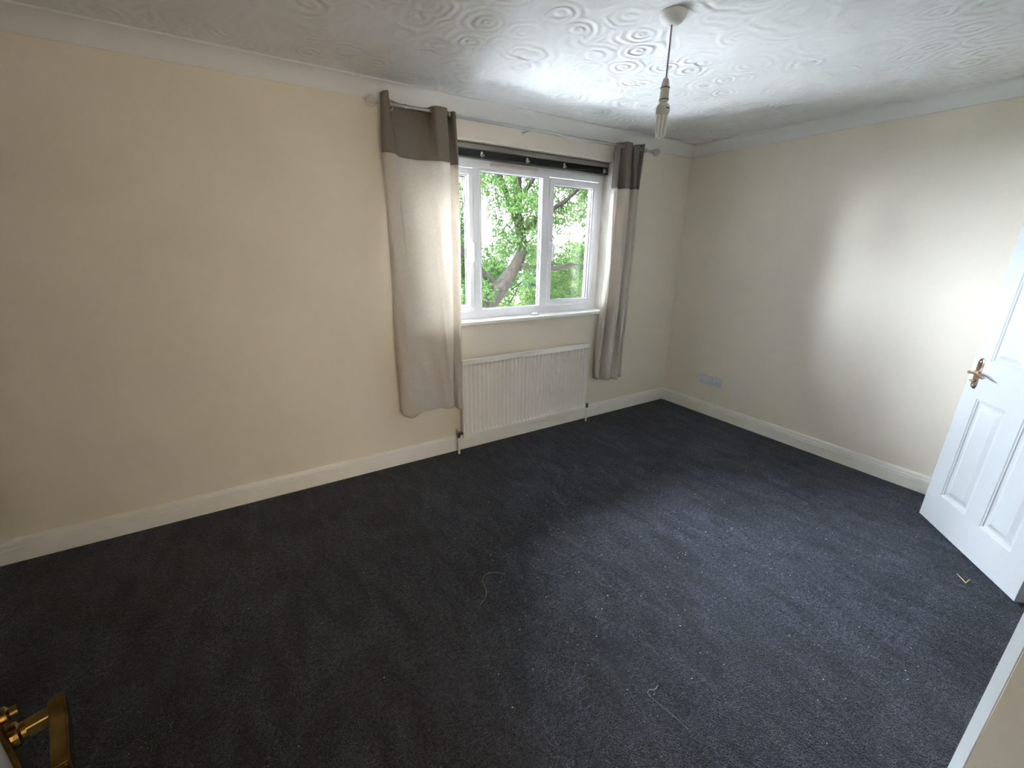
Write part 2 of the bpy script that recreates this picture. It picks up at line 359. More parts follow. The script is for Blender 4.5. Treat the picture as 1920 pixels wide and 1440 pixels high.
for x0, x1, hx in ((-2.675, -2.172, -2.19), (-1.503, -1.0, -1.484)):
    bm = bmesh.new(); ring(bm, x0, x1, FZ1, TZ-.005, .038, Y0-.012, Y1-.01, .004); sa = new_obj('sash', bm, UPVC, win)
    bm = bmesh.new(); ring(bm, x0+.036, x1-.036, FZ1+.036, TZ-.041, .016, Y0+.004, Y0+.03, .004); new_obj('glazing_bead', bm, UPVC, sa)
    bm = bmesh.new(); ring(bm, x0+.050, x1-.050, FZ1+.050, TZ-.055, .006, Y0+.018, Y0+.032, 0); new_obj('gasket', bm, GASKET, sa)
    new_obj('pane', B((x0+.045, Y0+.026, FZ1+.045), (x1-.045, Y0+.030, TZ-.050)), GLASS, sa)
    bm = bmesh.new(); box(bm, (hx-.012, Y0-.030, 1.50), (hx+.012, Y0-.012, 1.575), .004)
    tube(bm, [(hx, Y0-.03, 1.555), (hx, Y0-.045, 1.55), (hx, Y0-.05, 1.53), (hx, Y0-.048, 1.46), (hx, Y0-.046, 1.425)], [.009, .010, .010, .008, .006], 10)
    new_obj('window_handle', bm, UPVC, sa, smooth=True)
bm = bmesh.new(); ring(bm, -2.120, -1.555, FZ1-.002, TZ, .016, Y0-.004, Y0+.03, .004); new_obj('glazing_bead', bm, UPVC, win)
bm = bmesh.new(); ring(bm, -2.106, -1.569, FZ1+.012, TZ-.014, .005, Y0+.018, Y0+.032, 0); new_obj('gasket', bm, GASKET, win)
new_obj('pane', B((-2.110, Y0+.026, FZ1+.010), (-1.565, Y0+.030, TZ-.010)), GLASS, win)
bm = bmesh.new(); box(bm, (-2.03, Y0-.014, 2.066), (-1.62, Y0, 2.088), .004)
for k in range(12): box(bm, (-2.01+k*.033, Y0-.016, 2.071), (-1.985+k*.033, Y0-.013, 2.075))
new_obj('trickle_vent', bm, mat('vent_plastic', (.75, .66, .62), .4), win)
new_obj('sill', B((WX0, -.022, .976), (WX1, .15, 1.001), .004), SILLM, win)
bm = bmesh.new()   # painted plaster reveal linings
box(bm, (WX1-.004, .001, 1.001), (WX1, Y0, WZ1-.004)); box(bm, (WX0, .001, 1.001), (WX0+.004, Y0, WZ1-.004)); box(bm, (WX0, .001, WZ1-.004), (WX1, Y0, WZ1))
new_obj('reveal_lining', bm, LIGHTCREAM, win)

# raised venetian blind
bl = thing('venetian_blind', (-1.85, .08, 2.165), 'dark brown venetian blind pulled right up under the top of the window', 'blind')
ch = [new_obj('headrail', B((WX0+.015, .056, 2.150), (WX1-.012, .106, 2.184), .003), BLINDTOP, bl)]
for k in range(12):
    z = 2.112 + k*.0031
    ch.append(new_obj('slat', B((WX0+.02, .058, z), (WX1-.016, .104, z+.0017)), BLINDSL, bl))
ch.append(new_obj('bottom_rail', B((WX0+.02, .056, 2.098), (WX1-.016, .106, 2.110), .003), BLINDSL, bl))
for x in (-2.56, -2.13, -1.76, -1.42, -1.01):
    bm = bmesh.new(); box(bm, (x-.008, .050, 2.104), (x+.008, .057, 2.140), .002); box(bm, (x-.016, .044, 2.112), (x+.016, .052, 2.122), .002)
    ch.append(new_obj('slat_clip', bm, CLIP, bl))
rehome(ch, bl)

# little white thing of unknown kind on the sill, crumpled shape made up
bm = bmesh.new(); bmesh.ops.create_icosphere(bm, subdivisions=3, radius=1)
for v in bm.verts:
    k = 1 + .22*math.sin(5*v.co.x+2)*math.cos(6*v.co.y) + .12*math.sin(11*v.co.z+3*v.co.x)
    v.co = Vector((v.co.x*.032*k, v.co.y*.02*k, (v.co.z*.011*k)+.011))
    v.co.z = max(0, v.co.z)
o = new_obj('sill_object', bm, WHITEBIT, smooth=True); o.location = (-1.66, .045, 1.0012)
tag(o, 'small white object of unknown kind lying on the window sill below the mullion', 'small object')

# ------------------------------------------------------------ radiator
rd = thing('radiator', (-1.78, 0, .13), 'white ribbed panel radiator on the wall below the window', 'radiator')
RX0, RX1, RZ0, RZ1, RY = -2.388, -1.172, .130, .742, -.100
bm = bmesh.new(); n = 33; pitch = (RX1-RX0-.03)/n
xs = [(RX0, 0)]
for k in range(n):
    x = RX0+.015+k*pitch
    xs += [(x+pitch*.0, 1), (x+pitch*.14, 1), (x+pitch*.27, .30), (x+pitch*.5, .18), (x+pitch*.73, .30), (x+pitch*.86, 1)]
xs += [(RX1-.015, 1), (RX1, 0)]
zs = [(RZ0, 0), (RZ0+.026, 0), (RZ0+.040, 1), (RZ1-.050, 1), (RZ1-.036, 0), (RZ1, 0)]
g = [[bm.verts.new((x, RY + d*e*.024, z)) for x, d in xs] for z, e in zs]
for A, D in zip(g, g[1:]):
    for i in range(len(xs)-1): bm.faces.new((A[i], A[i+1], D[i+1], D[i]))
bk = [bm.verts.new((x, RY+.026, z)) for x, z in ((RX0, RZ0), (RX1, RZ0), (RX1, RZ1), (RX0, RZ1))]
bm.faces.new(bk); bm.faces.new([*g[0], bk[1], bk[0]]); bm.faces.new([*reversed(g[-1]), bk[3], bk[2]])
bm.faces.new([r[0] for r in g]+[bk[3], bk[0]]); bm.faces.new([r[-1] for r in g]+[bk[2], bk[1]])
ch = [new_obj('panel', bm, RADM, rd, smooth=False)]
bm = bmesh.new()
for k in range(20): box(bm, (RX0+.06+k*.057, RY+.027, RZ0+.04), (RX0+.063+k*.057, -.045, RZ1-.03))
ch.append(new_obj('convector_fins', bm, RADM, rd))
for x in (RX0+.2, RX1-.24): ch.append(new_obj('wall_bracket', B((x, -.084, RZ0+.1), (x+.04, -.0005, RZ1-.1)), RADM, rd))
for sx, x, z, pm in ((-1, RX0, .165, 0), (1, RX1, .165, 1)):
    bm = bmesh.new(); xo = x + sx*.034
    lathe(bm, [(.009, 0), (.009, .022), (.013, .023), (.013, .040)], (sx, 0, 0), (x, -.078, z), 16)
    lathe(bm, [(.010, -.028), (.012, -.026), (.012, -.010), (.011, .0), (.012, .012), (.009, .016)], (0, 0, 1), (xo, -.078, z), 16)
    ch.append(new_obj('valve_body', bm, DARKMET, rd, smooth=True))
    if pm:
        ch.append(new_obj('valve_cap', L([(.011, .016), (.014, .018), (.015, .045), (.013, .052), (0, .053)], org=(xo, -.078, z), n=16), PLASTIC, rd, smooth=True))
    else:
        ch.append(new_obj('valve_cap', L([(.009, .016), (.011, .017), (.010, .034), (.007, .037), (0, .037)], org=(xo, -.078, z), n=16), STEEL, rd, smooth=True))
    ch.append(new_obj('pipe', T([(xo, -.078, z-.026), (xo, -.078, .07), (xo, -.078, .001)], .0078, 12), RADM, rd, smooth=True))
rehome(ch, rd)

# ------------------------------------------------------------ curtain pole
RODY, RODZ, RR = -.09, 2.283, .0105
pole = thing('curtain_pole', (-1.73, RODY, RODZ), 'thin silver curtain pole with clear ball finials above the window', 'curtain pole')
ch = [new_obj('rod', T([(-2.835, RODY, RODZ), (-2.2, RODY, RODZ), (-1.4, RODY, RODZ), (-.64, RODY, RODZ)], RR, 16), STEEL, pole, smooth=True)]
for sx, x in ((-1, -2.835), (1, -.64)):
    ch.append(new_obj('finial_neck', L([(.0125, 0), (.0125, .014), (.007, .017), (.007, .026), (.0115, .028), (.0115, .032)], (sx, 0, 0), (x, RODY, RODZ), 20), STEEL, pole, smooth=True))
    bm = bmesh.new(); bmesh.ops.create_uvsphere(bm, u_segments=28, v_segments=16, radius=.029)
    bmesh.ops.translate(bm, verts=bm.verts[:], vec=(x+sx*.058, RODY, RODZ))
    ch.append(new_obj('finial_ball', bm, FINIAL, pole, smooth=True))
for x in (-2.70, -1.842, -.70):
    bm = bmesh.new(); tube(bm, [(x, -.002, RODZ-.005), (x, -.05, RODZ-.006), (x, -.088, RODZ-.006)], .005, 8)
    lathe(bm, [(.016, 0), (.016, .004), (.008, .007)], (0, -1, 0), (x, -.0005, RODZ-.005), 16)
    lathe(bm, [(.0112, -.007), (.0135, -.007), (.0135, .007), (.0112, .007)], (1, 0, 0), (x, RODY, RODZ), 18, cap=False)
    ch.append(new_obj('bracket', bm, STEEL, pole, smooth=True))
rehome(ch, pole)

# ------------------------------------------------------------ curtains
def curtain(label, lv, ztop, zband, zbot, N, eyelets, ctrl_top):
    """lv: list of (fraction from top 0..1, plan control points); cloth follows them down"""
    cx = sum(p[0] for p in lv[0][1])/len(lv[0][1])
    root = thing('curtain', (cx, RODY, RODZ), label, 'curtain', group='cream and taupe eyelet curtains')
    paths = [(f, smoothpath(p, N)) for f, p in lv]
    zt = np.interp(np.linspace(0, 1, N), *zip(*ztop)); zb = np.interp(np.linspace(0, 1, N), *zip(*zband)); zo = np.interp(np.linspace(0, 1, N), *zip(*zbot))
    def plan(f, i):
        for (f0, p0), (f1, p1) in zip(paths, paths[1:]):
            if f <= f1+1e-9:
                t = (f-f0)/(f1-f0); t = t*t*(3-2*t); return p0[i]*(1-t)+p1[i]*t
        return paths[-1][1][i]
    def sheet(name, m, za, zc, rows):
        bm = bmesh.new(); g = []
        for j in range(rows+1):
            row = []
            for i in range(N):
                z = za[i] + (zc[i]-za[i])*j/rows; f = (zt[i]-z)/(zt[i]-zo[i]); x, y = plan(f, i)
                y += .0025*math.sin(9*z+.21*i)*min(1, f*4); x += .003*math.sin(5*z+.13*i)*min(1, f*4)
                row.append(bm.verts.new((x, y, z)))
            g.append(row)
        for A, D in zip(g, g[1:]):
            for i in range(N-1): bm.faces.new((A[i], A[i+1], D[i+1], D[i]))
        o = new_obj(name, bm, m, root, smooth=False)
        for p in o.data.polygons: p.use_smooth = True
        sd = o.modifiers.new('thickness', 'SOLIDIFY'); sd.thickness = .0018; sd.offset = 0
        return o
    ch = [sheet('heading_band', CL_BAND, zt, zb, 22), sheet('drop', CL_BODY, zb, zo, 70)]
    # stitched hem
    for (x, y, nx, ny) in eyelets:
        a = Vector((nx, ny, 0)).normalized()
        bm = bmesh.new(); R0, R1 = .0215, .0065
        for s in range(28):
            pass
        rings = []
        q = Vector((0,0,1)).rotation_difference(a).to_matrix()
        for s in range(28):
            t = 2*PI*s/28; rings.append([bm.verts.new(Vector((x, y, RODZ-.008)) + q @ Vector(((R0+.0045*math.cos(u))*math.cos(t), (R0+.0045*math.cos(u))*math.sin(t), .003*math.sin(u)))) for u in np.linspace(0, 2*PI, 8, endpoint=False)])
        for s in range(28):
            A, D = rings[s], rings[(s+1) % 28]
            for k in range(8): bm.faces.new((A[k], A[(k+1)%8], D[(k+1)%8], D[k]))
        ch.append(new_obj('eyelet', bm, STEEL, root, smooth=True))
    rehome(ch, root); return root
F_, K_ = -.128, -.052      # in front of / behind the pole
Lt = [(-2.845, -.100), (-2.835, F_), (-2.812, F_-.004), (-2.798, -.105), (-2.786, -.062), (-2.72, K_+.004), (-2.62, K_), (-2.565, -.062), (-2.548, -.100), (-2.535, F_), (-2.50, F_-.005), (-2.462, F_), (-2.448, -.095), (-2.436, K_), (-2.425, -.075), (-2.418, -.115), (-2.402, -.120), (-2.388, -.095)]
Lm = [(-2.852, -.085), (-2.838, -.120), (-2.805, -.128), (-2.780, -.118), (-2.750, -.075), (-2.70, -.062), (-2.63, -.060), (-2.575, -.090), (-2.545, -.115), (-2.525, -.128), (-2.49, -.135), (-2.455, -.128), (-2.440, -.095), (-2.430, -.062), (-2.415, -.080), (-2.400, -.112), (-2.388, -.120), (-2.378, -.100)]
Lb = [(-2.850, -.075), (-2.838, -.110), (-2.800, -.128), (-2.760, -.122), (-2.725, -.098), (-2.68, -.088), (-2.62, -.086), (-2.565, -.098), (-2.53, -.118), (-2.505, -.130), (-2.478, -.126), (-2.462, -.100), (-2.455, -.075), (-2.448, -.095), (-2.440, -.128), (-2.425, -.140), (-2.410, -.136), (-2.402, -.105)]
curtain('wide left curtain hanging beside the radiator, taupe top band over cream cloth', [(0, Lt), (.16, Lm), (.6, [( (a[0]+b[0])/2, (a[1]+b[1])/2) for a, b in zip(Lm, Lb)]), (1, Lb)],
        [(0, 2.325), (.14, 2.338), (.22, 2.318), (.3, 2.305), (.6, 2.306), (.8, 2.302), (1, 2.292)], [(0, 2.035), (.3, 2.022), (1, 2.008)], [(0, .43), (.12, .392), (.2, .398), (.4, .412), (.7, .400), (1, .385)], 260,
        [(-2.79, RODY, .35, -1), (-2.545, RODY, .9, -.45), (-2.437, RODY, -1, .1)], None)
Rt = [(-1.042, -.085), (-1.035, -.118), (-1.020, -.126), (-1.008, -.09), (-1.000, -.055), (-.985, -.048), (-.968, -.075), (-.955, -.120), (-.925, -.132), (-.895, -.125), (-.888, -.085), (-.880, -.052), (-.862, -.06), (-.850, -.105), (-.828, -.126), (-.805, -.118), (-.795, -.085), (-.780, -.055), (-.765, -.085), (-.750, -.112), (-.735, -.100)]
Rm = [(-1.030, -.070), (-1.022, -.098), (-1.008, -.104), (-.995, -.08), (-.985, -.050), (-.970, -.045), (-.958, -.080), (-.948, -.122), (-.920, -.134), (-.892, -.122), (-.882, -.080), (-.870, -.050), (-.855, -.066), (-.842, -.112), (-.822, -.122), (-.800, -.108), (-.786, -.078), (-.770, -.056), (-.752, -.070), (-.735, -.085), (-.718, -.072)]
Rb = [(-1.062, -.055), (-1.052, -.085), (-1.035, -.092), (-1.022, -.07), (-1.012, -.045), (-1.000, -.060), (-.985, -.105), (-.965, -.122), (-.935, -.120), (-.905, -.100), (-.890, -.070), (-.878, -.060), (-.862, -.085), (-.848, -.112), (-.828, -.118), (-.805, -.095), (-.790, -.062), (-.775, -.060), (-.755, -.085), (-.735, -.080), (-.722, -.060)]
Rm = [(x, -.086+(y+.086)*1.3) for x, y in Rm]; Rb = [(x, -.086+(y+.086)*1.25) for x, y in Rb]
curtain('narrow bunched right curtain beside the corner, taupe top band over cream cloth', [(0, Rt), (.16, Rm), (.45, Rm), (1, Rb)],
        [(0, 2.295), (.35, 2.312), (.45, 2.305), (.6, 2.300), (1, 2.325)], [(0, 1.985), (.5, 1.978), (1, 1.998)], [(0, .40), (.3, .385), (.6, .372), (1, .372)], 300,
        [(-1.005, RODY, 1, .2), (-.963, RODY, .9, -.3), (-.888, RODY, 1, 0), (-.853, RODY, 1, .2), (-.797, RODY, 1, 0), (-.765, RODY, .8, -.4)], None)

# ------------------------------------------------------------ pendant lamp
PX, PY = -2.068, -1.409
ld = thing('ceiling_pendant', (PX, PY, H), 'bare white ceiling pendant with grey flex hanging from a round rose', 'light')
ch = [new_obj('ceiling_rose', L([(.052, 0), (.052, -.008), (.047, -.020), (.036, -.032), (.018, -.038), (.0, -.039)], org=(PX, PY, H-.0005), n=40), PLASTIC, ld, smooth=True)]
ch.append(new_obj('flex', T([(PX, PY, H-.036), (PX+.001, PY, 2.30), (PX, PY, 2.18)], .0036, 10), FLEX, ld, smooth=True))
ch.append(new_obj('lampholder', L([(.005, 2.186), (.0095, 2.182), (.0135, 2.172), (.0155, 2.160), (.0165, 2.150), (.0168, 2.148), (.0180, 2.115), (.0182, 2.106), (.0182, 2.100)], org=(PX, PY, 0), n=28), LAMPPL, ld, smooth=True))
for z in (2.1495, 2.1085):
    bm = L([(.0172, z-.0016), (.0191, z-.0016), (.0191, z+.0016), (.0172, z+.0016)], org=(PX, PY, 0), n=28); ch.append(new_obj('seam_ring', bm, GREYLINE, ld))
rehome(ch, ld)
bulb = thing('light_bulb', (PX, PY, 2.10), 'unlit energy saving bulb with folded glass tubes in the pendant lampholder', 'bulb')
ch = [new_obj('bulb_base', L([(.014, 2.1045), (.014, 2.096), (.021, 2.092), (.0275, 2.082), (.0275, 2.064), (.0245, 2.055), (.0, 2.055)], org=(PX, PY, 0), n=32), CFLBASE, bulb, smooth=True)]
bm = bmesh.new()
ar = [math.radians(a) for a in range(248, 290, 6)]
for a0, a1 in zip(ar, ar[1:]):
    q = [(PX+.0278*math.cos(a), PY+.0278*math.sin(a)) for a in (a0, a1)]
    bm.faces.new([bm.verts.new((x, y, z)) for (x, y), z in ((q[0], 2.072), (q[1], 2.072), (q[1], 2.0765), (q[0], 2.0765))])
ch.append(new_obj('print_mark', bm, GREYLINE, bulb))
for k in range(3):
    a = k*2*PI/3 + .5; d = Vector((math.cos(a), math.sin(a), 0)); s = Vector((-d.y, d.x, 0))
    c0 = Vector((PX, PY, 0)) + d*.0135
    pts = [c0 + s*.0085 + Vector((0,0,2.056)), c0 + s*.0085 + Vector((0,0,1.985))]
    pts += [c0 + s*(.0085*math.cos(t)) + Vector((0,0,1.985-.012*math.sin(t))) for t in np.linspace(.3, PI-.3, 7)]
    pts += [c0 - s*.0085 + Vector((0,0,1.985)), c0 - s*.0085 + Vector((0,0,2.056))]
    ch.append(new_obj('glass_tube', T(pts, .0062, 12), TUBEM, bulb, smooth=True))
rehome(ch, bulb)

# ------------------------------------------------------------ sockets
def plate(y0, y1, z0, z1, name, label, rockers, slots, cat):
    root = thing(name, (0, (y0+y1)/2, (z0+z1)/2), label, cat)
    ch = [new_obj('face_plate', B((-.0095, y0, z0), (-.0003, y1, z1), .003), SOCK, root)]
    for (y, z) in rockers: ch.append(new_obj('rocker_switch', B((-.0125, y-.006, z-.010), (-.009, y+.006, z+.010), .0015), SOCK, root))
    bm = bmesh.new()
    for (y, z, w, h) in slots: box(bm, (-.0100, y-w/2, z-h/2), (-.0088, y+w/2, z+h/2))
    ch.append(tag(new_obj('socket_slots', bm, SOCKD, root), kind='stuff')); rehome(ch, root)
def outlet(yc, zc): return [(yc, zc+.010, .004, .008), (yc-.011, zc-.008, .007, .004), (yc+.011, zc-.008, .007, .004)]
plate(-.553, -.407, .292, .378, 'double_socket', 'white double power socket on the right wall, the wider of the two plates', [(-.452, .358), (-.508, .358)], outlet(-.443, .323)+outlet(-.517, .323), 'socket')
plate(-.642, -.556, .298, .384, 'single_socket', 'single white socket plate on the right wall, nearer the panelled door', [(-.577, .362)], outlet(-.602, .333), 'socket')

# ------------------------------------------------------------ panelled doors
def panel_door(name, label, hinge, ang, width, height, z0, xs, rows, thick=.035):
    """leaf in its own frame: u along the leaf from the hinge, v thickness, z up"""
    root = thing(name, (*hinge, 0), label, rz=ang, kind='structure')
    bm = bmesh.new(); zz = [z0] + [v for r in rows for v in r] + [height]
    cols = [0] + [v for c in xs for v in c] + [width]
    for i in range(0, len(cols), 2): box(bm, (cols[i], 0, z0), (cols[i+1], thick, height), 0)
    for j in range(0, len(zz), 2):
        for c in xs: box(bm, (c[0], 0, zz[j]), (c[1], thick, zz[j+1]))
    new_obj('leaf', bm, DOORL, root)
    for r in rows:
        for c in xs:
            bm = bmesh.new()
            steps = [(0, 0), (.004, .0035), (.010, .0045), (.013, .009), (.020, .0105), (.028, .0105), (.048, .0035), (.050, .003)]
            for side in (0, 1):
                rr = []
                for ins, dep in steps:
                    v = dep if side == 0 else thick-dep
                    rr.append([bm.verts.new((x, v, z)) for x, z in ((c[0]+ins, r[0]+ins), (c[1]-ins, r[0]+ins), (c[1]-ins, r[1]-ins), (c[0]+ins, r[1]-ins))])
                for A, D in zip(rr, rr[1:]):
                    for k in range(4): bm.faces.new((A[k], A[(k+1)%4], D[(k+1)%4], D[k]))
                bm.faces.new(rr[-1])
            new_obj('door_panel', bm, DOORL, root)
    return root
# right door: free edge near (-.315,-2.252); hinge at the cupboard front; u runs hinge -> free edge
ux, uy = .73972, .67291; ang = math.atan2(uy, ux); DW = .713
hx, hy = -.325-.013*-1*0 - ux*(DW-.013), -2.261 - uy*(DW-.013)
d1 = panel_door('door_1', 'white moulded panel door standing open at the right edge of the photo', (hx, hy), ang, DW, 1.985, .012,
                [(.108, .308), (.408, .607)], [(.198, .790), (.990, 1.520), (1.625, 1.870)])
# photographed face is v=thick side?  leaf local +v = rotate(+90): (-.673,.740) -> faces the window wall / camera side
def lever_long(root, u0, z0, v, sgn):
    """long back plate, scroll lever and snib on the face at v, pointing out along sgn"""
    bm = bmesh.new(); pts = []
    for t in np.linspace(0, PI, 13): pts.append((u0+.0205*math.cos(t), z0+.062+.022*math.sin(t)))
    for t in np.linspace(PI, 2*PI, 13): pts.append((u0+.0205*math.cos(t), z0-.062+.022*math.sin(t)))
    lv = [(1.0, 0), (1.0, .003), (.84, .006), (.70, .0062)]; rr = []
    for k, h in lv: rr.append([bm.verts.new((u0+(u-u0)*k, v+sgn*h, z0+(z-z0)*(1-(1-k)*.25))) for u, z in pts])
    for A, D in zip(rr, rr[1:]):
        for i in range(len(pts)): bm.faces.new((A[i], A[(i+1)%len(pts)], D[(i+1)%len(pts)], D[i]))
    bm.faces.new(rr[0]); bm.faces.new(rr[-1])
    hd = new_obj('door_handle', bm, PALEBRASS, root, smooth=True)
    bm = bmesh.new(); zl = z0+.006
    lathe(bm, [(.012, 0), (.011, .008), (.008, .014), (.008, .036)], (0, sgn, 0), (u0, v+sgn*.005, zl), 18)
    tube(bm, [(u0+.004, v+sgn*.038, zl), (u0-.012, v+sgn*.044, zl+.001), (u0-.035, v+sgn*.046, zl+.005), (u0-.062, v+sgn*.045, zl+.002), (u0-.088, v+sgn*.042, zl-.006), (u0-.104, v+sgn*.043, zl-.007), (u0-.112, v+sgn*.047, zl-.004)],
         [.008, .0095, .0075, .0065, .0065, .008, .005], 12)
    new_obj('lever', bm, PALEBRASS, hd, smooth=True)
    bm = bmesh.new(); lathe(bm, [(.008, 0), (.007, .006), (.005, .016)], (0, sgn, 0), (u0, v+sgn*.005, z0-.040), 14)
    box(bm, (u0-.013, v+sgn*.018, z0-.0445), (u0+.013, v+sgn*.024, z0-.0355), .003)
    new_obj('snib', bm, PALEBRASS, hd, smooth=True)
    bm = bmesh.new()
    for z in (z0+.064, z0-.064): lathe(bm, [(.004, 0), (.004, .001), (.002, .002)], (0, sgn, 0), (u0, v+sgn*.006, z), 10)
    new_obj('screw', bm, STEEL, hd)
lever_long(d1, DW-.058, .916, .035, 1); lever_long(d1, DW-.058, .916, 0, -1)

# entry door leaf, open beside the camera at the bottom left
exh = Vector((-3.7035, -2.944, 0)); ea = math.atan2(.946, -.323); EW = .835
# local +v = rot90 of (-.323,.946) = (-.946,-.323): camera side is v<0, so the leaf sits at v 0..thick with the visible face v=0
d2 = panel_door('door_2', 'white entry door open beside the camera, its brass lever at the bottom left', (exh.x, exh.y), ea, EW, 1.985, .012,
                [(.12, .36), (.47, .715)], [(.20, .79), (1.12, 1.60), (1.68, 1.86)])
u0, z0 = EW-.058, .992
hd = new_obj('door_handle', B((u0-.021, -.006, z0-.115), (u0+.021, 0, z0+.045), .002), OLDBRASS, d2)
bm = bmesh.new(); lathe(bm, [(.014, 0), (.014, .006), (.010, .008), (.010, .012)], (0, -1, 0), (u0, -.005, z0), 18)
box(bm, (u0-.008, -.040, z0-.008), (u0+.008, -.014, z0+.008), .0025)
def bar(bm, secs, bev=.0018):
    rr = [[bm.verts.new((u, v+dv*tv, z+dz*tz)) for dv, dz in ((-1, -1), (1, -1), (1, 1), (-1, 1))] for u, v, z, tv, tz in secs]
    fs = [bm.faces.new(rr[0]), bm.faces.new(rr[-1])]
    for A, D in zip(rr, rr[1:]): fs += [bm.faces.new((A[k], A[(k+1)%4], D[(k+1)%4], D[k])) for k in range(4)]
    bmesh.ops.bevel(bm, geom=list({e for f in fs for e in f.edges}), offset=bev, segments=2, affect='EDGES')
bar(bm, [(u0+.011, -.044, z0+.002, .0075, .0125), (u0-.030, -.042, z0-.002, .0075, .0125), (u0-.080, -.036, z0-.014, .0075, .0125)])
bar(bm, [(u0-.076, -.036, z0-.014, .0072, .0122), (u0-.092, -.028, z0-.018, .007, .0118), (u0-.098, -.016, z0-.020, .006, .010)])
new_obj('lever', bm, OLDBRASS, hd)
bm = bmesh.new(); lathe(bm, [(.010, 0), (.010, .004), (.006, .006), (.006, .012), (.002, .013)], (0, -1, 0), (u0+.002, -.005, z0+.03), 14)
new_obj('screw', bm, OLDBRASS, hd, smooth=True)

# ------------------------------------------------------------ bits lying on the carpet
def strand(name, label, pts, rad, m, cat, n=40):
    p = smoothpath(pts, n); o = new_obj(name, T([tuple(q) for q in p], rad, 6), m); return tag(o, label, cat)
strand('hair_strand', 'pale curled hair lying on the carpet in mid floor', [(-2.77,-1.35,.003), (-2.80,-1.32,.004), (-2.85,-1.30,.003), (-2.885,-1.33,.004), (-2.90,-1.39,.004), (-2.925,-1.43,.003), (-2.965,-1.45,.003)], .0007, HAIRM, 'hair')
strand('thread', 'long straight pale thread on the carpet near the bottom of the photo', [(-2.63,-2.135,.003), (-2.625,-2.17,.003), (-2.615,-2.22,.004), (-2.61,-2.27,.003)], .0005, HAIRM, 'thread', 16)
strand('lint_curl', 'short curled bit of pale lint beside the long thread', [(-2.575,-2.115,.003), (-2.60,-2.12,.005), (-2.615,-2.11,.004), (-2.63,-2.115,.004), (-2.632,-2.13,.003)], .0012, HAIRM, 'lint', 20)
bm = bmesh.new(); tube(bm, [(-.838,-2.512,.003), (-.865,-2.535,.005), (-.885,-2.555,.004)], [.0018,.0022,.002], 6); tube(bm, [(-.885,-2.553,.004), (-.86,-2.556,.006), (-.835,-2.558,.004)], [.002,.0022,.0014], 6)
tag(new_obj('straw_splinter', bm, TWIGM), 'small bent straw coloured splinter on the carpet near the panelled door', 'splinter')
for nm, cnt, m, lab, rr in (('carpet_lint', 420, LINT, 'scattered pale specks of lint across the carpet', (.0010, .0026)), ('carpet_crumbs', 90, CRUMB, 'scattered dark crumbs across the carpet', (.002, .0045))):
    bm = bmesh.new()
    for k in range(cnt):
        x = random.gauss(-1.9, .75); y = random.gauss(-1.55, .55)
        if not (-4.6 < x < -.15 and -2.7 < y < -.15): continue
        s = random.uniform(*rr); a = random.uniform(0, PI)
        vs = bmesh.ops.create_icosphere(bm, subdivisions=1, radius=1)['verts']
        for v in vs:
            q = Vector((v.co.x*s*random.uniform(1, 1.8), v.co.y*s, (v.co.z+1)*s*.5)); v.co = Vector((x+q.x*math.cos(a)-q.y*math.sin(a), y+q.x*math.sin(a)+q.y*math.cos(a), q.z))
    tag(new_obj(nm, bm, m), lab, 'lint' if 'lint' in nm else 'crumbs', kind='stuff')

# ------------------------------------------------------------ outside: ground and trees
GZ = -2.7
struct('patio', B((-14, .35, GZ-.1), (16, 8, GZ)), GROUND, 'pale paved ground outside below the window')
struct('lawn', B((-45, 8.0, GZ-.1), (60, 70, GZ-.01)), LAWN, 'dark green lawn beyond the trees')
def foliage(name, m, blobs, count, size, parent, seed):
    r = np.random.default_rng(seed); V = np.empty((count*6, 3)); F = []
    w = np.array([b[3]**2 for b in blobs]); idx = r.choice(len(blobs), count, p=w/w.sum())
    bc = np.array([b[:3] for b in blobs])[idx]; br = np.array([b[3] for b in blobs])[idx]
    d = r.normal(size=(count, 3)); d /= np.linalg.norm(d, axis=1)[:, None]
    c = bc + d*(br*r.uniform(.25, 1.0, count)**.55)[:, None]*np.array([1, 1, .8])
    a = r.normal(size=(count, 3)); a[:, 2] -= .4; a /= np.linalg.norm(a, axis=1)[:, None]
    b = np.cross(a, r.normal(size=(count, 3))); b /= np.linalg.norm(b, axis=1)[:, None]; nn = np.cross(a, b)
    s = size*r.uniform(.6, 1.35, count)[:, None]
    for k, (p, q, h) in enumerate(((-1, 0, 0), (-.35, .34, .10), (.45, .26, .06), (1, 0, -.12), (.45, -.26, .06), (-.35, -.34, .10))): V[k::6] = c + a*s*p + b*s*q + nn*s*h
    me = bpy.data.meshes.new(name)
    fi = (np.arange(count)[:, None]*6 + np.array([0,1,2,3, 0,3,4,5])[None]).reshape(-1)
    me.vertices.add(count*6); me.vertices.foreach_set('co', V.reshape(-1))
    me.loops.add(count*8); me.loops.foreach_set('vertex_index', fi.astype(np.int32))
    me.polygons.add(count*2); me.polygons.foreach_set('loop_start', np.arange(0, count*8, 4, dtype=np.int32)); me.polygons.foreach_set('loop_total', np.full(count*2, 4, np.int32))
    me.update(calc_edges=True); me.validate(); me.materials.append(m)
    o = bpy.data.objects.new(name, me); C.objects.link(o); o.parent = parent; o['kind'] = 'stuff'; return o
def branch(pts, rads, parent, name='branch', m=None): return new_obj(name, T(pts, rads, 10), m or BARK, parent, smooth=True)
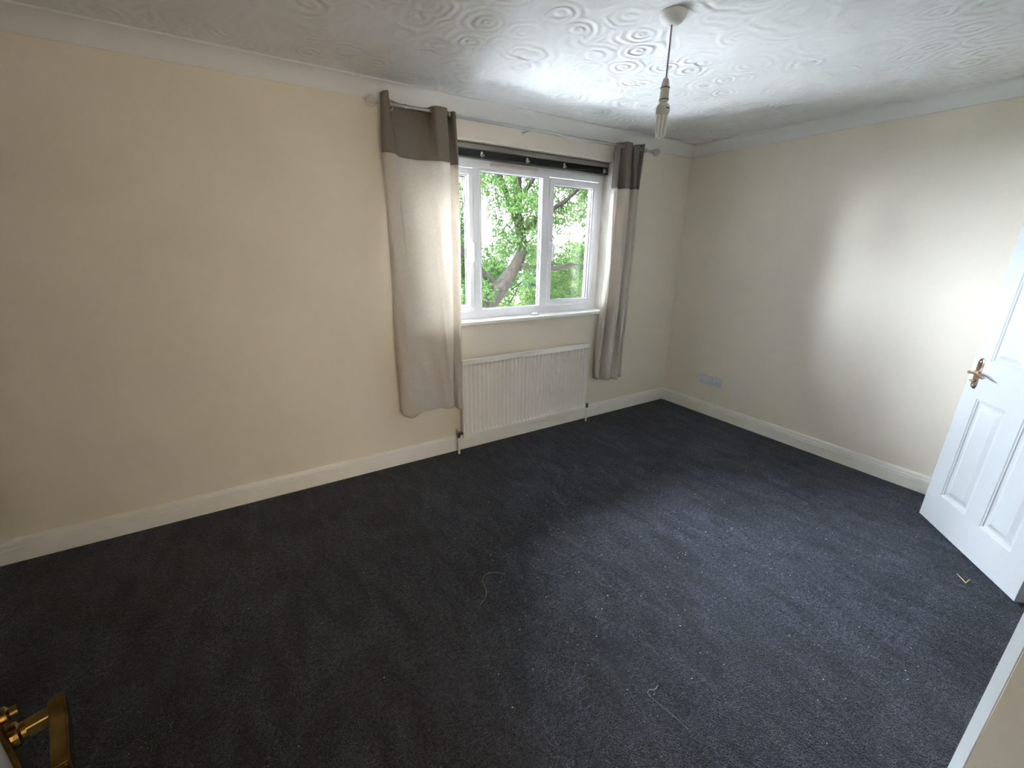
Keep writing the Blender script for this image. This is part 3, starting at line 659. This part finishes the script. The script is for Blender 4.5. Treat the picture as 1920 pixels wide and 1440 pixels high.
# main tree, its leaning trunk and fork in front of the window
tr = thing('tree', (0, 0, 0), 'leafy tree with a leaning trunk and forking boughs close outside the window', 'tree')
branch([(-1.0, 4.6, GZ), (-.75, 4.4, -1.2), (-.25, 4.1, .1), (.28, 4.0, .75), (.62, 4.0, 1.15), (.80, 4.1, 1.35)], [.24, .20, .17, .15, .112, .09], tr, 'trunk')
branch([(.40, 4.0, .9), (.62, 4.0, 1.15), (.95, 4.2, 1.5), (.92, 4.4, 2.1), (.98, 4.5, 2.8), (1.15, 4.7, 3.8), (1.2, 5, 5)], [.10, .11, .10, .095, .08, .06, .03], tr)
branch([(.92, 4.4, 2.0), (.62, 4.2, 2.3), (.32, 4.0, 2.65), (-.1, 3.9, 3.0)], [.07, .055, .045, .03], tr)
branch([(.95, 4.3, 1.75), (1.35, 4.2, 2.1), (1.8, 4.1, 2.35), (2.3, 4.2, 2.7)], [.06, .05, .04, .025], tr)
branch([(.70, 4.0, 1.2), (1.2, 3.9, 1.12), (1.9, 3.8, 1.2), (2.6, 3.8, 1.0)], [.06, .05, .04, .02], tr)
branch([(.93, 4.4, 2.3), (1.2, 4.2, 2.8), (1.7, 4.1, 3.2)], [.05, .04, .02], tr)
branch([(.3, 4.0, .8), (-.3, 4.2, 1.4), (-.9, 4.3, 2.2), (-1.4, 4.4, 3.2)], [.07, .06, .05, .02], tr)
for k in range(14):
    a = random.uniform(0, 2*PI); x, y, z = random.uniform(-.4, 2.4), random.uniform(3.7, 4.8), random.uniform(.6, 3)
    e = Vector((x+.6*math.cos(a), y+.2*math.sin(a), z+random.uniform(-.3, .5))); mid = (Vector((x, y, z))+e)/2 + Vector((0, 0, random.uniform(-.1, .1)))
    branch([(x, y, z), tuple(mid), tuple(e)], [.014, .010, .004], tr, 'twig')
bl_ = []
rb = np.random.default_rng(11)
for k in range(400):
    x, y, z = rb.uniform(-2.0, 4.4), rb.uniform(3.7, 5.7), rb.uniform(-.2, 4.2); bl_.append((x, y, z, rb.uniform(.13, .36)))
foliage('foliage', LEAF1, bl_, 88000, .036, tr, 3)
foliage('foliage', LEAF1, [(rb.uniform(-4.6, -1.9), rb.uniform(3.9, 5.6), rb.uniform(0, 4.4), rb.uniform(.3, .6)) for k in range(60)], 5200, .07, tr, 4)  # unseen leaves, added to hold daylight off the panelled door and right wall
sh = thing('shrub', (0, 0, 0), 'yellow green shrub low outside the window', 'shrub')
branch([(2.6, 7.0, GZ), (2.7, 7.0, -1), (3.0, 7.1, .4)], [.06, .05, .02], sh, 'stem')
foliage('foliage', LEAF2, [(rb.uniform(.8, 6.2), rb.uniform(6.4, 7.6), rb.uniform(-2.0, 1.25), rb.uniform(.4, .65)) for k in range(40)], 18000, .05, sh, 5)
for i, (x, y, n_, h0, lab) in enumerate([(3.5, 12, 20000, 1.2, 'hazy green tree farther behind the near tree'), (9.9, 12.5, 18000, .8, 'hazy green tree farther out beyond the right window pane'), (-3.2, 12, 9000, 1.5, 'far green tree behind the left curtain')]):
    t2 = thing('distant_tree', (x, y, GZ), lab, 'tree', group='trees behind the near tree')
    branch([(0, 0, 0), (.1, 0, 2), (-.1, 0, 4.2)], [.2, .16, .07], t2, 'trunk')
    bs = [(rb.uniform(-2.6, 2.6), rb.uniform(-1.2, 1.2), rb.uniform(.8, 3.2+h0*1.2), rb.uniform(.5, .95)) for k in range(26)]
    foliage('foliage', LEAF3, bs, n_, .085, t2, 20+i)
